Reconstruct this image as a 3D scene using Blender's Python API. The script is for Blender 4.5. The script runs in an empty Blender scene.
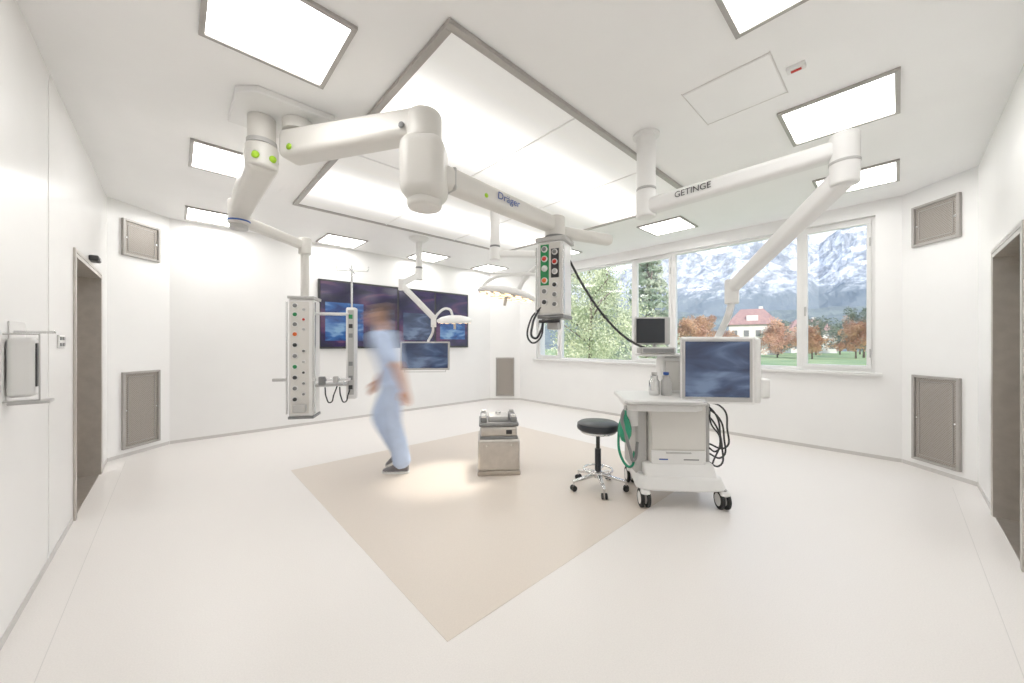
import bpy, bmesh, math, random
from mathutils import Vector, Matrix, Quaternion
random.seed(7)
R=math.radians
# ------------------------------------------------------------------ materials
def mat(name,col,rough=0.45,metal=0.0,var=0.0,scale=30,emit=None,estr=0.0,spec=0.5,bump=0.0,coat=0.0):
    m=bpy.data.materials.new(name); m.use_nodes=True
    nt=m.node_tree; b=nt.nodes['Principled BSDF']
    b.inputs['Base Color'].default_value=(*col,1); b.inputs['Roughness'].default_value=rough
    b.inputs['Metallic'].default_value=metal; b.inputs['Specular IOR Level'].default_value=spec
    if coat: b.inputs['Coat Weight'].default_value=coat
    tc=nt.nodes.new('ShaderNodeTexCoord'); n=nt.nodes.new('ShaderNodeTexNoise')
    n.inputs['Scale'].default_value=scale; n.inputs['Detail'].default_value=4
    nt.links.new(tc.outputs['Object'],n.inputs['Vector'])
    if var>0:
        r=nt.nodes.new('ShaderNodeValToRGB')
        r.color_ramp.elements[0].position=0.35; r.color_ramp.elements[1].position=0.65
        r.color_ramp.elements[0].color=(*[max(0,c*(1-var)) for c in col],1)
        r.color_ramp.elements[1].color=(*[min(1,c*(1+var)) for c in col],1)
        nt.links.new(n.outputs['Fac'],r.inputs['Fac']); nt.links.new(r.outputs['Color'],b.inputs['Base Color'])
    if bump>0:
        bp=nt.nodes.new('ShaderNodeBump'); bp.inputs['Strength'].default_value=bump; bp.inputs['Distance'].default_value=0.01
        nt.links.new(n.outputs['Fac'],bp.inputs['Height']); nt.links.new(bp.outputs['Normal'],b.inputs['Normal'])
    if emit:
        b.inputs['Emission Color'].default_value=(*emit,1); b.inputs['Emission Strength'].default_value=estr
    return m
M={}
M['wall']=mat('wall_paint',(.915,.905,.888),.26,var=.008,scale=3)
M['ceil']=mat('ceiling_paint',(.935,.925,.912),.6,var=.008,scale=3)
M['floor']=mat('floor_vinyl',(.865,.825,.79),.33,var=.03,scale=160)
M['inlay']=mat('inlay_vinyl',(.745,.66,.575),.33,var=.025,scale=160)
M['seam']=mat('seam_grey',(.72,.69,.66),.6)
M['base']=mat('skirting_grey',(.62,.595,.57),.5,var=.02)
M['joint']=mat('panel_joint',(.82,.81,.795),.5,var=.02)
M['frame']=mat('light_frame_alu',(.40,.375,.35),.4,.3,var=.03)
M['steel']=mat('brushed_steel',(.55,.515,.475),.30,.88,var=.06,scale=14)
M['steeld']=mat('taupe_steel',(.46,.41,.355),.33,.75,var=.06,scale=10)
M['chrome']=mat('chrome',(.72,.72,.72),.15,1.0,var=.02)
M['white']=mat('white_enamel',(.82,.81,.79),.32,var=.01,scale=8)
M['cream']=mat('cream_enamel',(.70,.675,.63),.35,var=.012,scale=8)
M['lgrey']=mat('light_grey_plastic',(.48,.47,.455),.4,var=.02)
M['grey']=mat('grey_plastic',(.21,.21,.21),.45,var=.03)
M['dark']=mat('dark_plastic',(.02,.02,.022),.4,var=.05)
M['black']=mat('black_vinyl',(.008,.011,.017),.35,var=.05)
M['rubber']=mat('black_rubber',(.009,.009,.009),.6,var=.1)
M['green']=mat('green_socket',(.01,.23,.065),.4,var=.05)
M['lime']=mat('lime_label',(.36,.64,.02),.5,var=.03)
M['red']=mat('red_socket',(.60,.025,.012),.4,var=.05)
M['orange']=mat('orange_socket',(.76,.13,.02),.4,var=.05)
M['blue']=mat('blue_label',(.02,.08,.34),.4,var=.05)
M['teal']=mat('green_rubber_bag',(.01,.25,.13),.4,var=.08)
M['lamp']=mat('ceiling_light_diffuser',(.9,.9,.9),.5,emit=(1,.99,.97),estr=8.0)
M['led']=mat('warm_led',(1,.85,.65),.4,emit=(1,.66,.34),estr=2.0)
M['scrub']=mat('scrub_cloth',(.50,.61,.83),.85,var=.05,scale=12,bump=.3)
M['skin']=mat('skin',(.60,.34,.24),.55,var=.04,scale=20)
M['hair']=mat('brown_hair',(.10,.055,.035),.7,var=.3,scale=60)
M['shoe']=mat('shoe_leather',(.14,.13,.14),.5,var=.1)
M['sole']=mat('shoe_sole',(.75,.74,.72),.6,var=.03)

def nodes(name):
    m=bpy.data.materials.new(name); m.use_nodes=True; nt=m.node_tree
    return m,nt,nt.nodes['Principled BSDF']
def math_node(nt,op,a,b=None,c=None):
    n=nt.nodes.new('ShaderNodeMath'); n.operation=op
    for i,v in enumerate((a,b,c)):
        if v is None: continue
        if isinstance(v,bpy.types.NodeSocket): nt.links.new(v,n.inputs[i])
        else: n.inputs[i].default_value=v
    return n.outputs[0]
# laminar flow diffuser: glow of fluorescent rows painted into the fabric's emission as bands
m,nt,b=nodes('laminar_diffuser'); b.inputs['Base Color'].default_value=(.85,.84,.82,1)
tc=nt.nodes.new('ShaderNodeTexCoord'); sp=nt.nodes.new('ShaderNodeSeparateXYZ'); nt.links.new(tc.outputs['Object'],sp.inputs[0])
s=math_node(nt,'SUBTRACT',sp.outputs[1],2.35); s=math_node(nt,'MULTIPLY',s,2*math.pi/1.65); s=math_node(nt,'COSINE',s)
s=math_node(nt,'MULTIPLY_ADD',s,.5,.5); s=math_node(nt,'POWER',s,2.6); s=math_node(nt,'MULTIPLY_ADD',s,1.2,.12)
b.inputs['Emission Color'].default_value=(1,.985,.955,1); nt.links.new(s,b.inputs['Emission Strength']); M['laminar']=m
# vent mesh
m,nt,b=nodes('vent_mesh'); tc=nt.nodes.new('ShaderNodeTexCoord'); br=nt.nodes.new('ShaderNodeTexBrick')
br.inputs['Scale'].default_value=1; br.inputs['Brick Width'].default_value=.02; br.inputs['Row Height'].default_value=.012
br.inputs['Mortar Size'].default_value=.003; br.inputs['Color1'].default_value=(.17,.145,.12,1); br.inputs['Color2'].default_value=(.21,.18,.155,1)
br.inputs['Mortar'].default_value=(.38,.345,.31,1)
mp=nt.nodes.new('ShaderNodeMapping'); mp.inputs['Rotation'].default_value=(R(90),0,0)
nt.links.new(tc.outputs['Object'],mp.inputs[0]); nt.links.new(mp.outputs[0],br.inputs['Vector']); nt.links.new(br.outputs['Color'],b.inputs['Base Color'])
b.inputs['Roughness'].default_value=.45; b.inputs['Metallic'].default_value=.3; M['vent']=m
# glass
m,nt,b=nodes('window_glass'); nt.nodes.remove(b); out=nt.nodes['Material Output']
t=nt.nodes.new('ShaderNodeBsdfTransparent'); g=nt.nodes.new('ShaderNodeBsdfGlossy'); g.inputs['Roughness'].default_value=.02
mx=nt.nodes.new('ShaderNodeMixShader'); mx.inputs[0].default_value=.03
nt.links.new(t.outputs[0],mx.inputs[1]); nt.links.new(g.outputs[0],mx.inputs[2]); nt.links.new(mx.outputs[0],out.inputs[0]); M['glass']=m
# screens
def screen_mat(name,c1,c2,c3,scale,estr,rough=.12,p=(.36,.5,.66)):
    m,nt,b=nodes(name); tc=nt.nodes.new('ShaderNodeTexCoord'); n=nt.nodes.new('ShaderNodeTexNoise'); n.inputs['Scale'].default_value=scale
    n.inputs['Detail'].default_value=3; n.inputs['Distortion'].default_value=1.0
    mp=nt.nodes.new('ShaderNodeMapping'); mp.inputs['Scale'].default_value=(.6,1,2.2)
    r=nt.nodes.new('ShaderNodeValToRGB'); e=r.color_ramp.elements; e[0].position=p[0]; e[0].color=(*c1,1); e[1].position=p[2]; e[1].color=(*c3,1)
    k=e.new(p[1]); k.color=(*c2,1)
    nt.links.new(tc.outputs['Object'],mp.inputs[0]); nt.links.new(mp.outputs[0],n.inputs['Vector']); nt.links.new(n.outputs['Fac'],r.inputs[0])
    nt.links.new(r.outputs[0],b.inputs['Emission Color']); b.inputs['Emission Strength'].default_value=estr
    b.inputs['Base Color'].default_value=(.01,.01,.02,1); b.inputs['Roughness'].default_value=rough
    return m
M['scr_a']=screen_mat('screen_navy_violet',(.003,.002,.018),(.022,.008,.06),(.15,.05,.10),1.6,.55)
M['scr_b']=screen_mat('screen_blue',(.006,.03,.14),(.015,.10,.32),(.20,.36,.55),3,.6)
M['scr_c']=screen_mat('screen_steelblue',(.018,.03,.065),(.04,.065,.13),(.14,.20,.31),3.0,.55)

# ------------------------------------------------------------------ builders
CUR=[None]
def group(name,loc=(0,0,0),rz=0.0,world=False):
    e=bpy.data.objects.new(name,None); bpy.context.collection.objects.link(e)
    e.location=loc; e.rotation_euler=(0,0,rz); e.empty_display_size=.1
    mw=Matrix.Translation(loc)@Matrix.Rotation(rz,4,'Z')
    CUR[0]=(e,mw.inverted() if world else Matrix.Identity(4)); return e
def nogroup(): CUR[0]=None
def attach(o):
    if CUR[0]: o.parent=CUR[0][0]; o.matrix_parent_inverse=CUR[0][1]
def mk(name,bm,material,smooth=False,bevel=0,seg=2,subsurf=0,matrix=None):
    me=bpy.data.meshes.new(name); bmesh.ops.recalc_face_normals(bm,faces=bm.faces[:]); bm.to_mesh(me); bm.free()
    o=bpy.data.objects.new(name,me); bpy.context.collection.objects.link(o)
    me.materials.append(M[material])
    if smooth:
        for p in me.polygons: p.use_smooth=True
    if bevel>0:
        md=o.modifiers.new('bevel','BEVEL'); md.width=bevel; md.segments=seg; md.limit_method='ANGLE'; md.angle_limit=R(35)
        for p in me.polygons: p.use_smooth=True
        o.modifiers.new('wn','WEIGHTED_NORMAL')
    if subsurf:
        md=o.modifiers.new('sub','SUBSURF'); md.levels=subsurf; md.render_levels=subsurf
    if matrix is not None: o.matrix_basis=matrix
    attach(o); return o
def box(name,c,s,material,bevel=0.004,rz=0,rot=None,seg=2):
    bm=bmesh.new(); bmesh.ops.create_cube(bm,size=1); bmesh.ops.scale(bm,vec=s,verts=bm.verts)
    mt=Matrix.Translation(c)@(rot.to_4x4() if rot is not None else Matrix.Rotation(rz,4,'Z'))
    return mk(name,bm,material,bevel=bevel,seg=seg,matrix=mt)
def beam(name,p1,p2,w,h,material,bevel=.01,w2=None,h2=None,seg=3):
    p1=Vector(p1);p2=Vector(p2);d=p2-p1;L=d.length;q=d.to_track_quat('X','Z')
    w2=w2 or w;h2=h2 or h
    bm=bmesh.new(); vs=[]
    for x,ww,hh in((0,w,h),(L,w2,h2)):
        for sy,sz in((-1,-1),(1,-1),(1,1),(-1,1)): vs.append(bm.verts.new((x,sy*ww/2,sz*hh/2)))
    for f in((0,1,2,3),(7,6,5,4),(0,4,5,1),(1,5,6,2),(2,6,7,3),(3,7,4,0)): bm.faces.new([vs[i] for i in f])
    return mk(name,bm,material,bevel=bevel,seg=seg,matrix=Matrix.Translation(p1)@q.to_matrix().to_4x4())
def cyl(name,p1,p2,r,material,r2=None,n=28,bevel=.003):
    p1=Vector(p1);p2=Vector(p2);d=p2-p1;q=d.to_track_quat('Z','Y')
    bm=bmesh.new(); bmesh.ops.create_cone(bm,cap_ends=True,segments=n,radius1=r,radius2=r if r2 is None else r2,depth=d.length)
    return mk(name,bm,material,smooth=True,bevel=bevel,matrix=Matrix.Translation((p1+p2)/2)@q.to_matrix().to_4x4())
def lathe(name,prof,material,loc=(0,0,0),rot=None,n=36):
    bm=bmesh.new(); rings=[]
    for r,z in prof:
        if r<1e-5: rings.append([bm.verts.new((0,0,z))])
        else: rings.append([bm.verts.new((r*math.cos(2*math.pi*i/n),r*math.sin(2*math.pi*i/n),z)) for i in range(n)])
    for a,b2 in zip(rings,rings[1:]):
        for i in range(n):
            j=(i+1)%n
            if len(a)==1: bm.faces.new((a[0],b2[i],b2[j]))
            elif len(b2)==1: bm.faces.new((a[i],a[j],b2[0]))
            else: bm.faces.new((a[i],a[j],b2[j],b2[i]))
    mt=Matrix.Translation(loc)@(rot.to_4x4() if rot is not None else Matrix.Identity(4))
    o=mk(name,bm,material,smooth=True,matrix=mt)
    md=o.modifiers.new('es','EDGE_SPLIT'); md.split_angle=R(40); return o
def tube(name,pts,r,material,res=8):
    cu=bpy.data.curves.new(name,'CURVE'); cu.dimensions='3D'; s=cu.splines.new('BEZIER'); s.bezier_points.add(len(pts)-1)
    for bp,p in zip(s.bezier_points,pts): bp.co=p; bp.handle_left_type='AUTO'; bp.handle_right_type='AUTO'
    cu.bevel_depth=r; cu.bevel_resolution=4; cu.resolution_u=res; cu.use_fill_caps=True; cu.materials.append(M[material])
    o=bpy.data.objects.new(name,cu); bpy.context.collection.objects.link(o); attach(o); return o
def rod(name,pts,r,material):
    cu=bpy.data.curves.new(name,'CURVE'); cu.dimensions='3D'; s=cu.splines.new('POLY'); s.points.add(len(pts)-1)
    for bp,p in zip(s.points,pts): bp.co=(*p,1)
    cu.bevel_depth=r; cu.bevel_resolution=4; cu.use_fill_caps=True; cu.materials.append(M[material])
    o=bpy.data.objects.new(name,cu); bpy.context.collection.objects.link(o); attach(o); return o
def text(name,body,loc,size,xdir,up,material):
    cu=bpy.data.curves.new(name,'FONT'); cu.body=body; cu.size=size; cu.extrude=.0005; cu.materials.append(M[material]); cu.align_x='CENTER'; cu.align_y='CENTER'
    o=bpy.data.objects.new(name,cu); bpy.context.collection.objects.link(o)
    x=Vector(xdir).normalized(); y=Vector(up).normalized(); y=(y-x*x.dot(y)).normalized(); z=x.cross(y)
    rm=Matrix((x,y,z)).transposed(); o.matrix_basis=Matrix.Translation(loc)@rm.to_4x4(); attach(o); return o
def prism(name,pts,z0,z1,material,k=1.0,bevel=.01,seg=3):
    bm=bmesh.new(); a=[bm.verts.new((x,y,z0)) for x,y in pts]; b=[bm.verts.new((x*k,y*k,z1)) for x,y in pts]; bm.faces.new(a); bm.faces.new(b)
    n=len(pts)
    for i in range(n): bm.faces.new((a[i],a[(i+1)%n],b[(i+1)%n],b[i]))
    return mk(name,bm,material,bevel=bevel,seg=seg)
def yprofile(name,pts,x0,x1,material,bevel=.012,seg=3):
    """pts in (y,z) extruded along x"""
    bm=bmesh.new(); a=[bm.verts.new((x0,y,z)) for y,z in pts]; b=[bm.verts.new((x1,y,z)) for y,z in pts]; bm.faces.new(a); bm.faces.new(b)
    n=len(pts)
    for i in range(n): bm.faces.new((a[i],a[(i+1)%n],b[(i+1)%n],b[i]))
    return mk(name,bm,material,bevel=bevel,seg=seg)

# ------------------------------------------------------------------ room shell
H=2.95
P=[(-.05,-.5),(5.4,-.5),(5.87,-.03),(5.87,6.0),(5.37,6.5),(-.05,6.5),(-.55,6.0),(-.55,0.0)]
def poly_slab(name,pts,z0,z1,material):
    bm=bmesh.new(); a=[bm.verts.new((x,y,z0)) for x,y in pts]; b=[bm.verts.new((x,y,z1)) for x,y in pts]
    bm.faces.new(a[::-1]); bm.faces.new(b); n=len(pts)
    for i in range(n): bm.faces.new((a[i],a[(i+1)%n],b[(i+1)%n],b[i]))
    return mk(name,bm,material)
def offset(pts,t):
    out=[];n=len(pts)
    for i in range(n):
        p=Vector(pts[i]);d1=(p-Vector(pts[i-1])).normalized();d2=(Vector(pts[(i+1)%n])-p).normalized()
        n1=Vector((d1.y,-d1.x));n2=Vector((d2.y,-d2.x));b=(n1+n2).normalized(); out.append(tuple(p+b*t/b.dot(n1)))
    return out
PO=offset(P,.3)
floor=poly_slab('floor',PO,-.2,0,'floor')
poly_slab('ceiling',PO,H,H+.25,'ceil')
TAN=math.tan(R(22.5))
def wall(name,a,b,ops=(),t=.3,material='wall'):
    a=Vector(a);b=Vector(b);L=(b-a).length;d=(b-a)/L;n=Vector((d.y,-d.x))
    bm=bmesh.new()
    def piece(s0,s1,z0,z1):
        o0=s0-(t*TAN if s0==0 else 0);o1=s1+(t*TAN if s1==L else 0)
        q=[a+d*s0,a+d*s1,a+d*o1+n*t,a+d*o0+n*t]
        lo=[bm.verts.new((v.x,v.y,z0)) for v in q];hi=[bm.verts.new((v.x,v.y,z1)) for v in q]
        bm.faces.new(lo[::-1]);bm.faces.new(hi)
        for i in range(4): bm.faces.new((lo[i],lo[(i+1)%4],hi[(i+1)%4],hi[i]))
    cur=0
    for s0,s1,z0,z1 in sorted(ops):
        if s0>cur: piece(cur,s0,0,H)
        if z0>0: piece(s0,s1,0,z0)
        piece(s0,s1,z1,H); cur=s1
    piece(cur,L,0,H)
    return mk(name,bm,material)
wall('wall_right',P[0],P[1],[(3.65,4.62,0,2.0)])
wall('wall_right_chamfer',P[1],P[2])
WY=[.18,.87,2.5,3.2,4.85,5.5]; WZ=(.98,2.79)
wall('wall_window',P[2],P[3],[(WY[0]+.03,WY[-1]+.03,WZ[0],WZ[1])])
wall('wall_back_chamfer',P[3],P[4])
wall('wall_back',P[4],P[5])
wall('wall_left_chamfer',P[5],P[6])
wall('wall_left',P[6],P[7],[(.5,1.8,0,2.0)])
wall('wall_rear_chamfer',P[7],P[0])
def skirting(name,a,b,skip=()):
    a=Vector(a);b=Vector(b);L=(b-a).length;d=(b-a)/L;n=Vector((d.y,-d.x))
    spans=[];cur=.004
    for s0,s1 in skip: spans.append((cur,s0));cur=s1
    spans.append((cur,L-.004)); bm=bmesh.new()
    for s0,s1 in spans:
        q=[a+d*s0-n*.004,a+d*s1-n*.004,a+d*s1+n*.001,a+d*s0+n*.001]
        lo=[bm.verts.new((v.x,v.y,0)) for v in q];hi=[bm.verts.new((v.x,v.y,.04)) for v in q]
        bm.faces.new(lo[::-1]);bm.faces.new(hi)
        for i in range(4): bm.faces.new((lo[i],lo[(i+1)%4],hi[(i+1)%4],hi[i]))
    return mk(name,bm,'base')
skirting('baseboard_right',P[0],P[1],skip=[(3.6,4.67)])
skirting('baseboard_right_chamfer',P[1],P[2]); skirting('baseboard_window',P[2],P[3])
skirting('baseboard_back_chamfer',P[3],P[4]); skirting('baseboard_back',P[4],P[5])
skirting('baseboard_left_chamfer',P[5],P[6]); skirting('baseboard_left',P[6],P[7],skip=[(.45,1.85)])
poly_slab('trim_floor_inlay',[(.88,1.36),(4.0,1.36),(4.0,4.3),(.88,4.3)],-.002,.0015,'inlay')
for i,(a,b,c,d) in enumerate([(-.40,.1,-.397,5.9),(.2,-.34,5.2,-.337)]):
    poly_slab('trim_floor_seam_%d'%(i+1),[(a,b),(c,b),(c,d),(a,d)],-.002,.001,'seam')
for i,y in enumerate((.9,2.1,3.45)):
    box('trim_panel_joint_%d'%(i+1),(-.549,y,H/2),(.003,.003,H-.08),'joint',0)
# doors
def door(name,a,d,n,s0,s1):
    group(name,(a[0]+d[0]*(s0+s1)/2,a[1]+d[1]*(s0+s1)/2,0),0,world=True)
    def P3(s,o,z): return Vector((a[0]+d[0]*s+n[0]*o,a[1]+d[1]*s+n[1]*o,z))
    def bar(nm,s_a,s_b,o_a,o_b,z_a,z_b,m):
        c=(P3(s_a,o_a,z_a)+P3(s_b,o_b,z_b))/2
        rz=math.atan2(d[1],d[0]); box(nm,c,(abs(s_b-s_a),abs(o_b-o_a),abs(z_b-z_a)),m,.002,rz=rz)
    bar('jamb_near',s0,s0+.03,-.012,.3,0,1.998,'steel'); bar('jamb_far',s1-.03,s1,-.012,.3,0,1.998,'steel')
    bar('head',s0+.03,s1-.03,-.012,.3,1.968,1.998,'steel')
    bar('architrave_near',s0-.03,s0,-.014,-.0005,0,2.03,'steel'); bar('architrave_far',s1,s1+.03,-.014,-.0005,0,2.03,'steel'); bar('architrave_top',s0,s1,-.014,-.0005,2.0,2.03,'steel')
    bar('leaf',s0+.03,s1-.03,.235,.275,.01,1.965,'steeld')
    bar('handle',s1-.12,s1-.095,.19,.233,.7,1.3,'chrome')
    bar('threshold',s0+.03,s1-.03,.0,.235,.0,.006,'steel')
door('door_1',P[6],(0,-1),(-1,0),.5,1.8)
door('door_2',P[0],(1,0),(0,-1),3.65,4.62)
# vents
def vent(c2,ang,z0,z1,w=.40):
    group('air_vent_grille',(c2[0],c2[1],(z0+z1)/2),ang)
    h=z1-z0
    box('mesh_panel',(0,-.008,0),(w-.03,.010,h-.03),'vent',0)
    for nm,c,s in(('frame_left',(-w/2,0,0),(.026,.03,h+.026)),('frame_right',(w/2,0,0),(.026,.03,h+.026)),('frame_top',(0,0,h/2),(w-.026,.03,.026)),('frame_bottom',(0,0,-h/2),(w-.026,.03,.026))):
        box(nm,(c[0],-.0152,c[2]),s,'frame',.004)
    # inner perforated field border
    iw,ih=w-.10,h-.10
    for nm,c,s in(('inner_left',(-iw/2,0,0),(.006,.006,ih)),('inner_right',(iw/2,0,0),(.006,.006,ih)),('inner_top',(0,0,ih/2),(iw,.006,.006)),('inner_bottom',(0,0,-ih/2),(iw,.006,.006))):
        box(nm,(c[0],-.0152,c[2]),s,'frame',.001)
    for sx in(-1,1):
        cyl('latch',(sx*(w/2-.03),-.014,0),(sx*(w/2-.03),-.022,0),.01,'chrome')
mid=lambda a,b:((a[0]+b[0])/2,(a[1]+b[1])/2)
for a,b,ang,up in((P[5],P[6],R(45),1),(P[3],P[4],R(-45),0),(P[1],P[2],R(-135),1)):
    c=mid(a,b); vent(c,ang,.10,.97)
    if up: vent(c,ang,2.35,2.75)
# windows
for i in range(5):
    y0,y1=WY[i],WY[i+1]; z0,z1=WZ; xc=5.87+.10
    group('window_%d'%(i+1),(xc,(y0+y1)/2,0),0,world=True)
    fw=.035
    for nm,c,s in(('frame_bottom',(xc,(y0+y1)/2,z0+fw/2),(.07,y1-y0,fw)),('frame_top',(xc,(y0+y1)/2,z1-fw/2),(.07,y1-y0,fw)),
                  ('frame_side_a',(xc,y0+fw/2,(z0+z1)/2),(.07,fw,z1-z0-2*fw)),('frame_side_b',(xc,y1-fw/2,(z0+z1)/2),(.07,fw,z1-z0-2*fw))):
        box(nm,c,s,'white',.003)
    g0,g1,h0,h1=y0+fw,y1-fw,z0+fw,z1-fw
    if i%2==0:
        w=.04
        for nm,c,s in(('sash_bottom',(xc-.02,(g0+g1)/2,h0+w/2),(.06,g1-g0,w)),('sash_top',(xc-.02,(g0+g1)/2,h1-w/2),(.06,g1-g0,w)),
                      ('sash_side_a',(xc-.02,g0+w/2,(h0+h1)/2),(.06,w,h1-h0-2*w)),('sash_side_b',(xc-.02,g1-w/2,(h0+h1)/2),(.06,w,h1-h0-2*w))):
            box(nm,c,s,'white',.004)
        box('handle_plate',(xc-.057,g1-w/2,1.75),(.012,.02,.07),'lgrey',.003); box('handle_lever',(xc-.08,g1-w/2,1.72),(.012,.018,.11),'lgrey',.004)
        for hz_ in(1.2,2.5): cyl('hinge',(xc-.055,g0+.01,hz_-.05),(xc-.055,g0+.01,hz_+.05),.008,'lgrey')
    box('glass_pane',(xc+.01,(g0+g1)/2,(h0+h1)/2),(.006,g1-g0,h1-h0),'glass',0)
nogroup()
box('trim_window_sill',(5.86,(WY[0]+WY[-1])/2,WZ[0]-.018),(.10,WY[-1]-WY[0]+.12,.034),'white',.004)

# ------------------------------------------------------------------ ceiling lights
def clight(x,y):
    group('ceiling_light_panel',(x,y,H),0); s=.6;w=.026
    box('diffuser',(0,0,-.006),(s-2*w,s-2*w,.008),'lamp',0)
    for nm,c,q in(('frame_a',(0,s/2-w/2,-.010),(s,w,.018)),('frame_b',(0,-s/2+w/2,-.010),(s,w,.018)),('frame_c',(s/2-w/2,0,-.010),(w,s-2*w,.018)),('frame_d',(-s/2+w/2,0,-.010),(w,s-2*w,.018))):
        box(nm,c,q,'frame',.002)
for x,y in((.39,2.2),(.39,4.13),(.39,6.06),(1.95,6.06),(3.5,6.06),(5.0,6.06),(5.02,2.2),(5.02,4.15),(4.97,.29),(3.42,.29),(1.88,.29)): clight(x,y)
group('laminar_airflow_ceiling_panel',(2.65,3.16,H),0,world=True)
X0,X1,Y0,Y1=1.0,4.30,1.53,4.80; w=.045
box('frame_front',((X0+X1)/2,Y0+w/2,H-.015),(X1-X0,w,.028),'frame',.003); box('frame_back',((X0+X1)/2,Y1-w/2,H-.015),(X1-X0,w,.028),'frame',.003)
box('frame_left',(X0+w/2,(Y0+Y1)/2,H-.015),(w,Y1-Y0-2*w,.028),'frame',.003); box('frame_right',(X1-w/2,(Y0+Y1)/2,H-.015),(w,Y1-Y0-2*w,.028),'frame',.003)
bm=bmesh.new(); vs=[bm.verts.new(v) for v in((X0+w,Y0+w,H-.012),(X1-w,Y0+w,H-.012),(X1-w,Y1-w,H-.012),(X0+w,Y1-w,H-.012))]; bm.faces.new(vs[::-1])
o=mk('diffuser_fabric',bm,'laminar')
for i in(1,2): box('rail_x_%d'%i,(X0+(X1-X0)*i/3,(Y0+Y1)/2,H-.018),(.010,Y1-Y0-2*w,.01),'ceil',0)
box('rail_y',((X0+X1)/2,(Y0+Y1)/2,H-.019),(X1-X0-2*w,.010,.01),'ceil',0)
nogroup()
group('ceiling_access_hatch',(2.67,.73,H),0)
box('panel',(0,0,-.0025),(.45,.47,.004),'ceil',.001)
for c,s in(((0,.24,-.002),(.49,.004,.004)),((0,-.24,-.002),(.49,.004,.004)),((.235,0,-.002),(.004,.48,.004)),((-.235,0,-.002),(.004,.48,.004))): box('joint',c,s,'seam',0)
group('ceiling_status_sensor',(2.67,.41,H),0)
box('housing',(0,0,-.012),(.05,.09,.024),'white',.004); box('indicator',(0,0,-.027),(.018,.05,.006),'red',.002)
nogroup()

# ------------------------------------------------------------------ wall fittings, left wall
group('disinfectant_dispenser',(-.55,2.72,1.21),0)
box('backplate',(.004,.14,.07),(.006,.24,.28),'white',.003)
box('body',(.045,0,.0),(.08,.075,.27),'white',.018,seg=4); box('front_inset',(.0865,0,.01),(.006,.05,.20),'dark',.003); box('side_inset',(.045,.038,.01),(.05,.004,.20),'dark',.003)
rod('frame_bracket',[(0,-.045,.15),(.10,-.045,.15),(.10,-.045,-.15),(0,-.045,-.15)],.004,'lgrey')
box('drip_tray',(.07,0,-.16),(.12,.10,.014),'lgrey',.004); box('pump_lever',(.08,0,.16),(.12,.03,.012),'chrome',.004)
group('wall_switch_panel',(-.55,3.75,1.33),0)
box('plate',(.006,0,0),(.010,.16,.085),'white',.003)
for j in range(2):
    for i in range(2): box('switch_%d_%d'%(i,j),(.013,-.04+.08*i,-.02+.04*j),(.006,.045,.022),'grey',.002)
group('motion_sensor',(-.55,4.9,2.07),0)
box('body',(.03,0,0),(.06,.16,.05),'dark',.012,seg=3); box('lens',(.062,0,-.008),(.006,.10,.02),'grey',.002)
nogroup()

# ------------------------------------------------------------------ wall display board
group('wall_display_board',(3.21,6.5,1.8),0)
box('board',(0,-.03,0),(3.0,.055,1.15),'dark',.008)
for i,(a,b) in enumerate(((1.74,3.06),(3.10,3.86),(3.90,4.68))):
    cx=(a+b)/2-3.21; box('screen_%d'%(i+1),(cx,-.060,0),(b-a,.006,1.08),'scr_a',0)
box('video_window_1',(2.12-3.21,-.065,-.12),(.62,.005,.64),'scr_b',0)
box('video_window_1b',(2.78-3.21,-.065,-.14),(.46,.005,.56),'scr_c',0)
box('video_window_2',(3.48-3.21,-.065,-.16),(.60,.005,.52),'scr_c',0)
box('video_window_3',(4.3-3.21,-.065,-.18),(.62,.005,.44),'scr_b',0)
nogroup()

def sockets(prefix,cx,y,zs,cols,r=.018):
    for i,(z,c) in enumerate(zip(zs,cols)):
        cyl('%s_socket_%d'%(prefix,i),(cx,y,z),(cx,y-.012,z),r,'white',n=20,bevel=.002); cyl('%s_core_%d'%(prefix,i),(cx,y-.012,z),(cx,y-.018,z),r*.72,c,n=20,bevel=0)

# ------------------------------------------------------------------ ceiling pendants
group('ceiling_supply_pendant',(.45,3.07,H),0,world=True)
bm=bmesh.new(); pts=[(.28,2.86),(.38,2.76),(.84,2.76),(.84,3.2),(.76,3.28),(.28,3.28)]
a=[bm.verts.new((x,y,H-.045)) for x,y in pts]; b=[bm.verts.new((x,y,H)) for x,y in pts]; bm.faces.new(a); bm.faces.new(b)
for i in range(6): bm.faces.new((a[i],a[(i+1)%6],b[(i+1)%6],b[i]))
mk('ceiling_plate',bm,'white',bevel=.006)
cyl('hub',(.45,3.07,H-.045),(.45,3.07,2.74),.085,'cream'); cyl('hub_ring',(.45,3.07,2.74),(.45,3.07,2.71),.092,'lgrey')
cyl('hub_lower',(.45,3.07,2.71),(.45,3.07,2.54),.10,'cream',bevel=.02)
beam('upper_arm',(.45,3.02,2.62),(.43,4.12,2.52),.19,.21,'cream',.04,w2=.15,h2=.15,seg=4)
cyl('lime_tag_1',(.40,3.02,2.60),(.40,2.965,2.60),.022,'lime',bevel=0); cyl('lime_tag_2',(.50,3.02,2.60),(.50,2.97,2.60),.022,'lime',bevel=0); box('lime_tag_3',(.545,3.25,2.62),(.004,.08,.04),'lime',0)
cyl('elbow',(.43,4.12,2.62),(.43,4.12,2.40),.085,'cream',bevel=.015); cyl('elbow_ring',(.43,4.12,2.44),(.43,4.12,2.425),.089,'blue')
cyl('elbow_bottom',(.43,4.12,2.40),(.43,4.12,2.36),.07,'lgrey')
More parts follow.
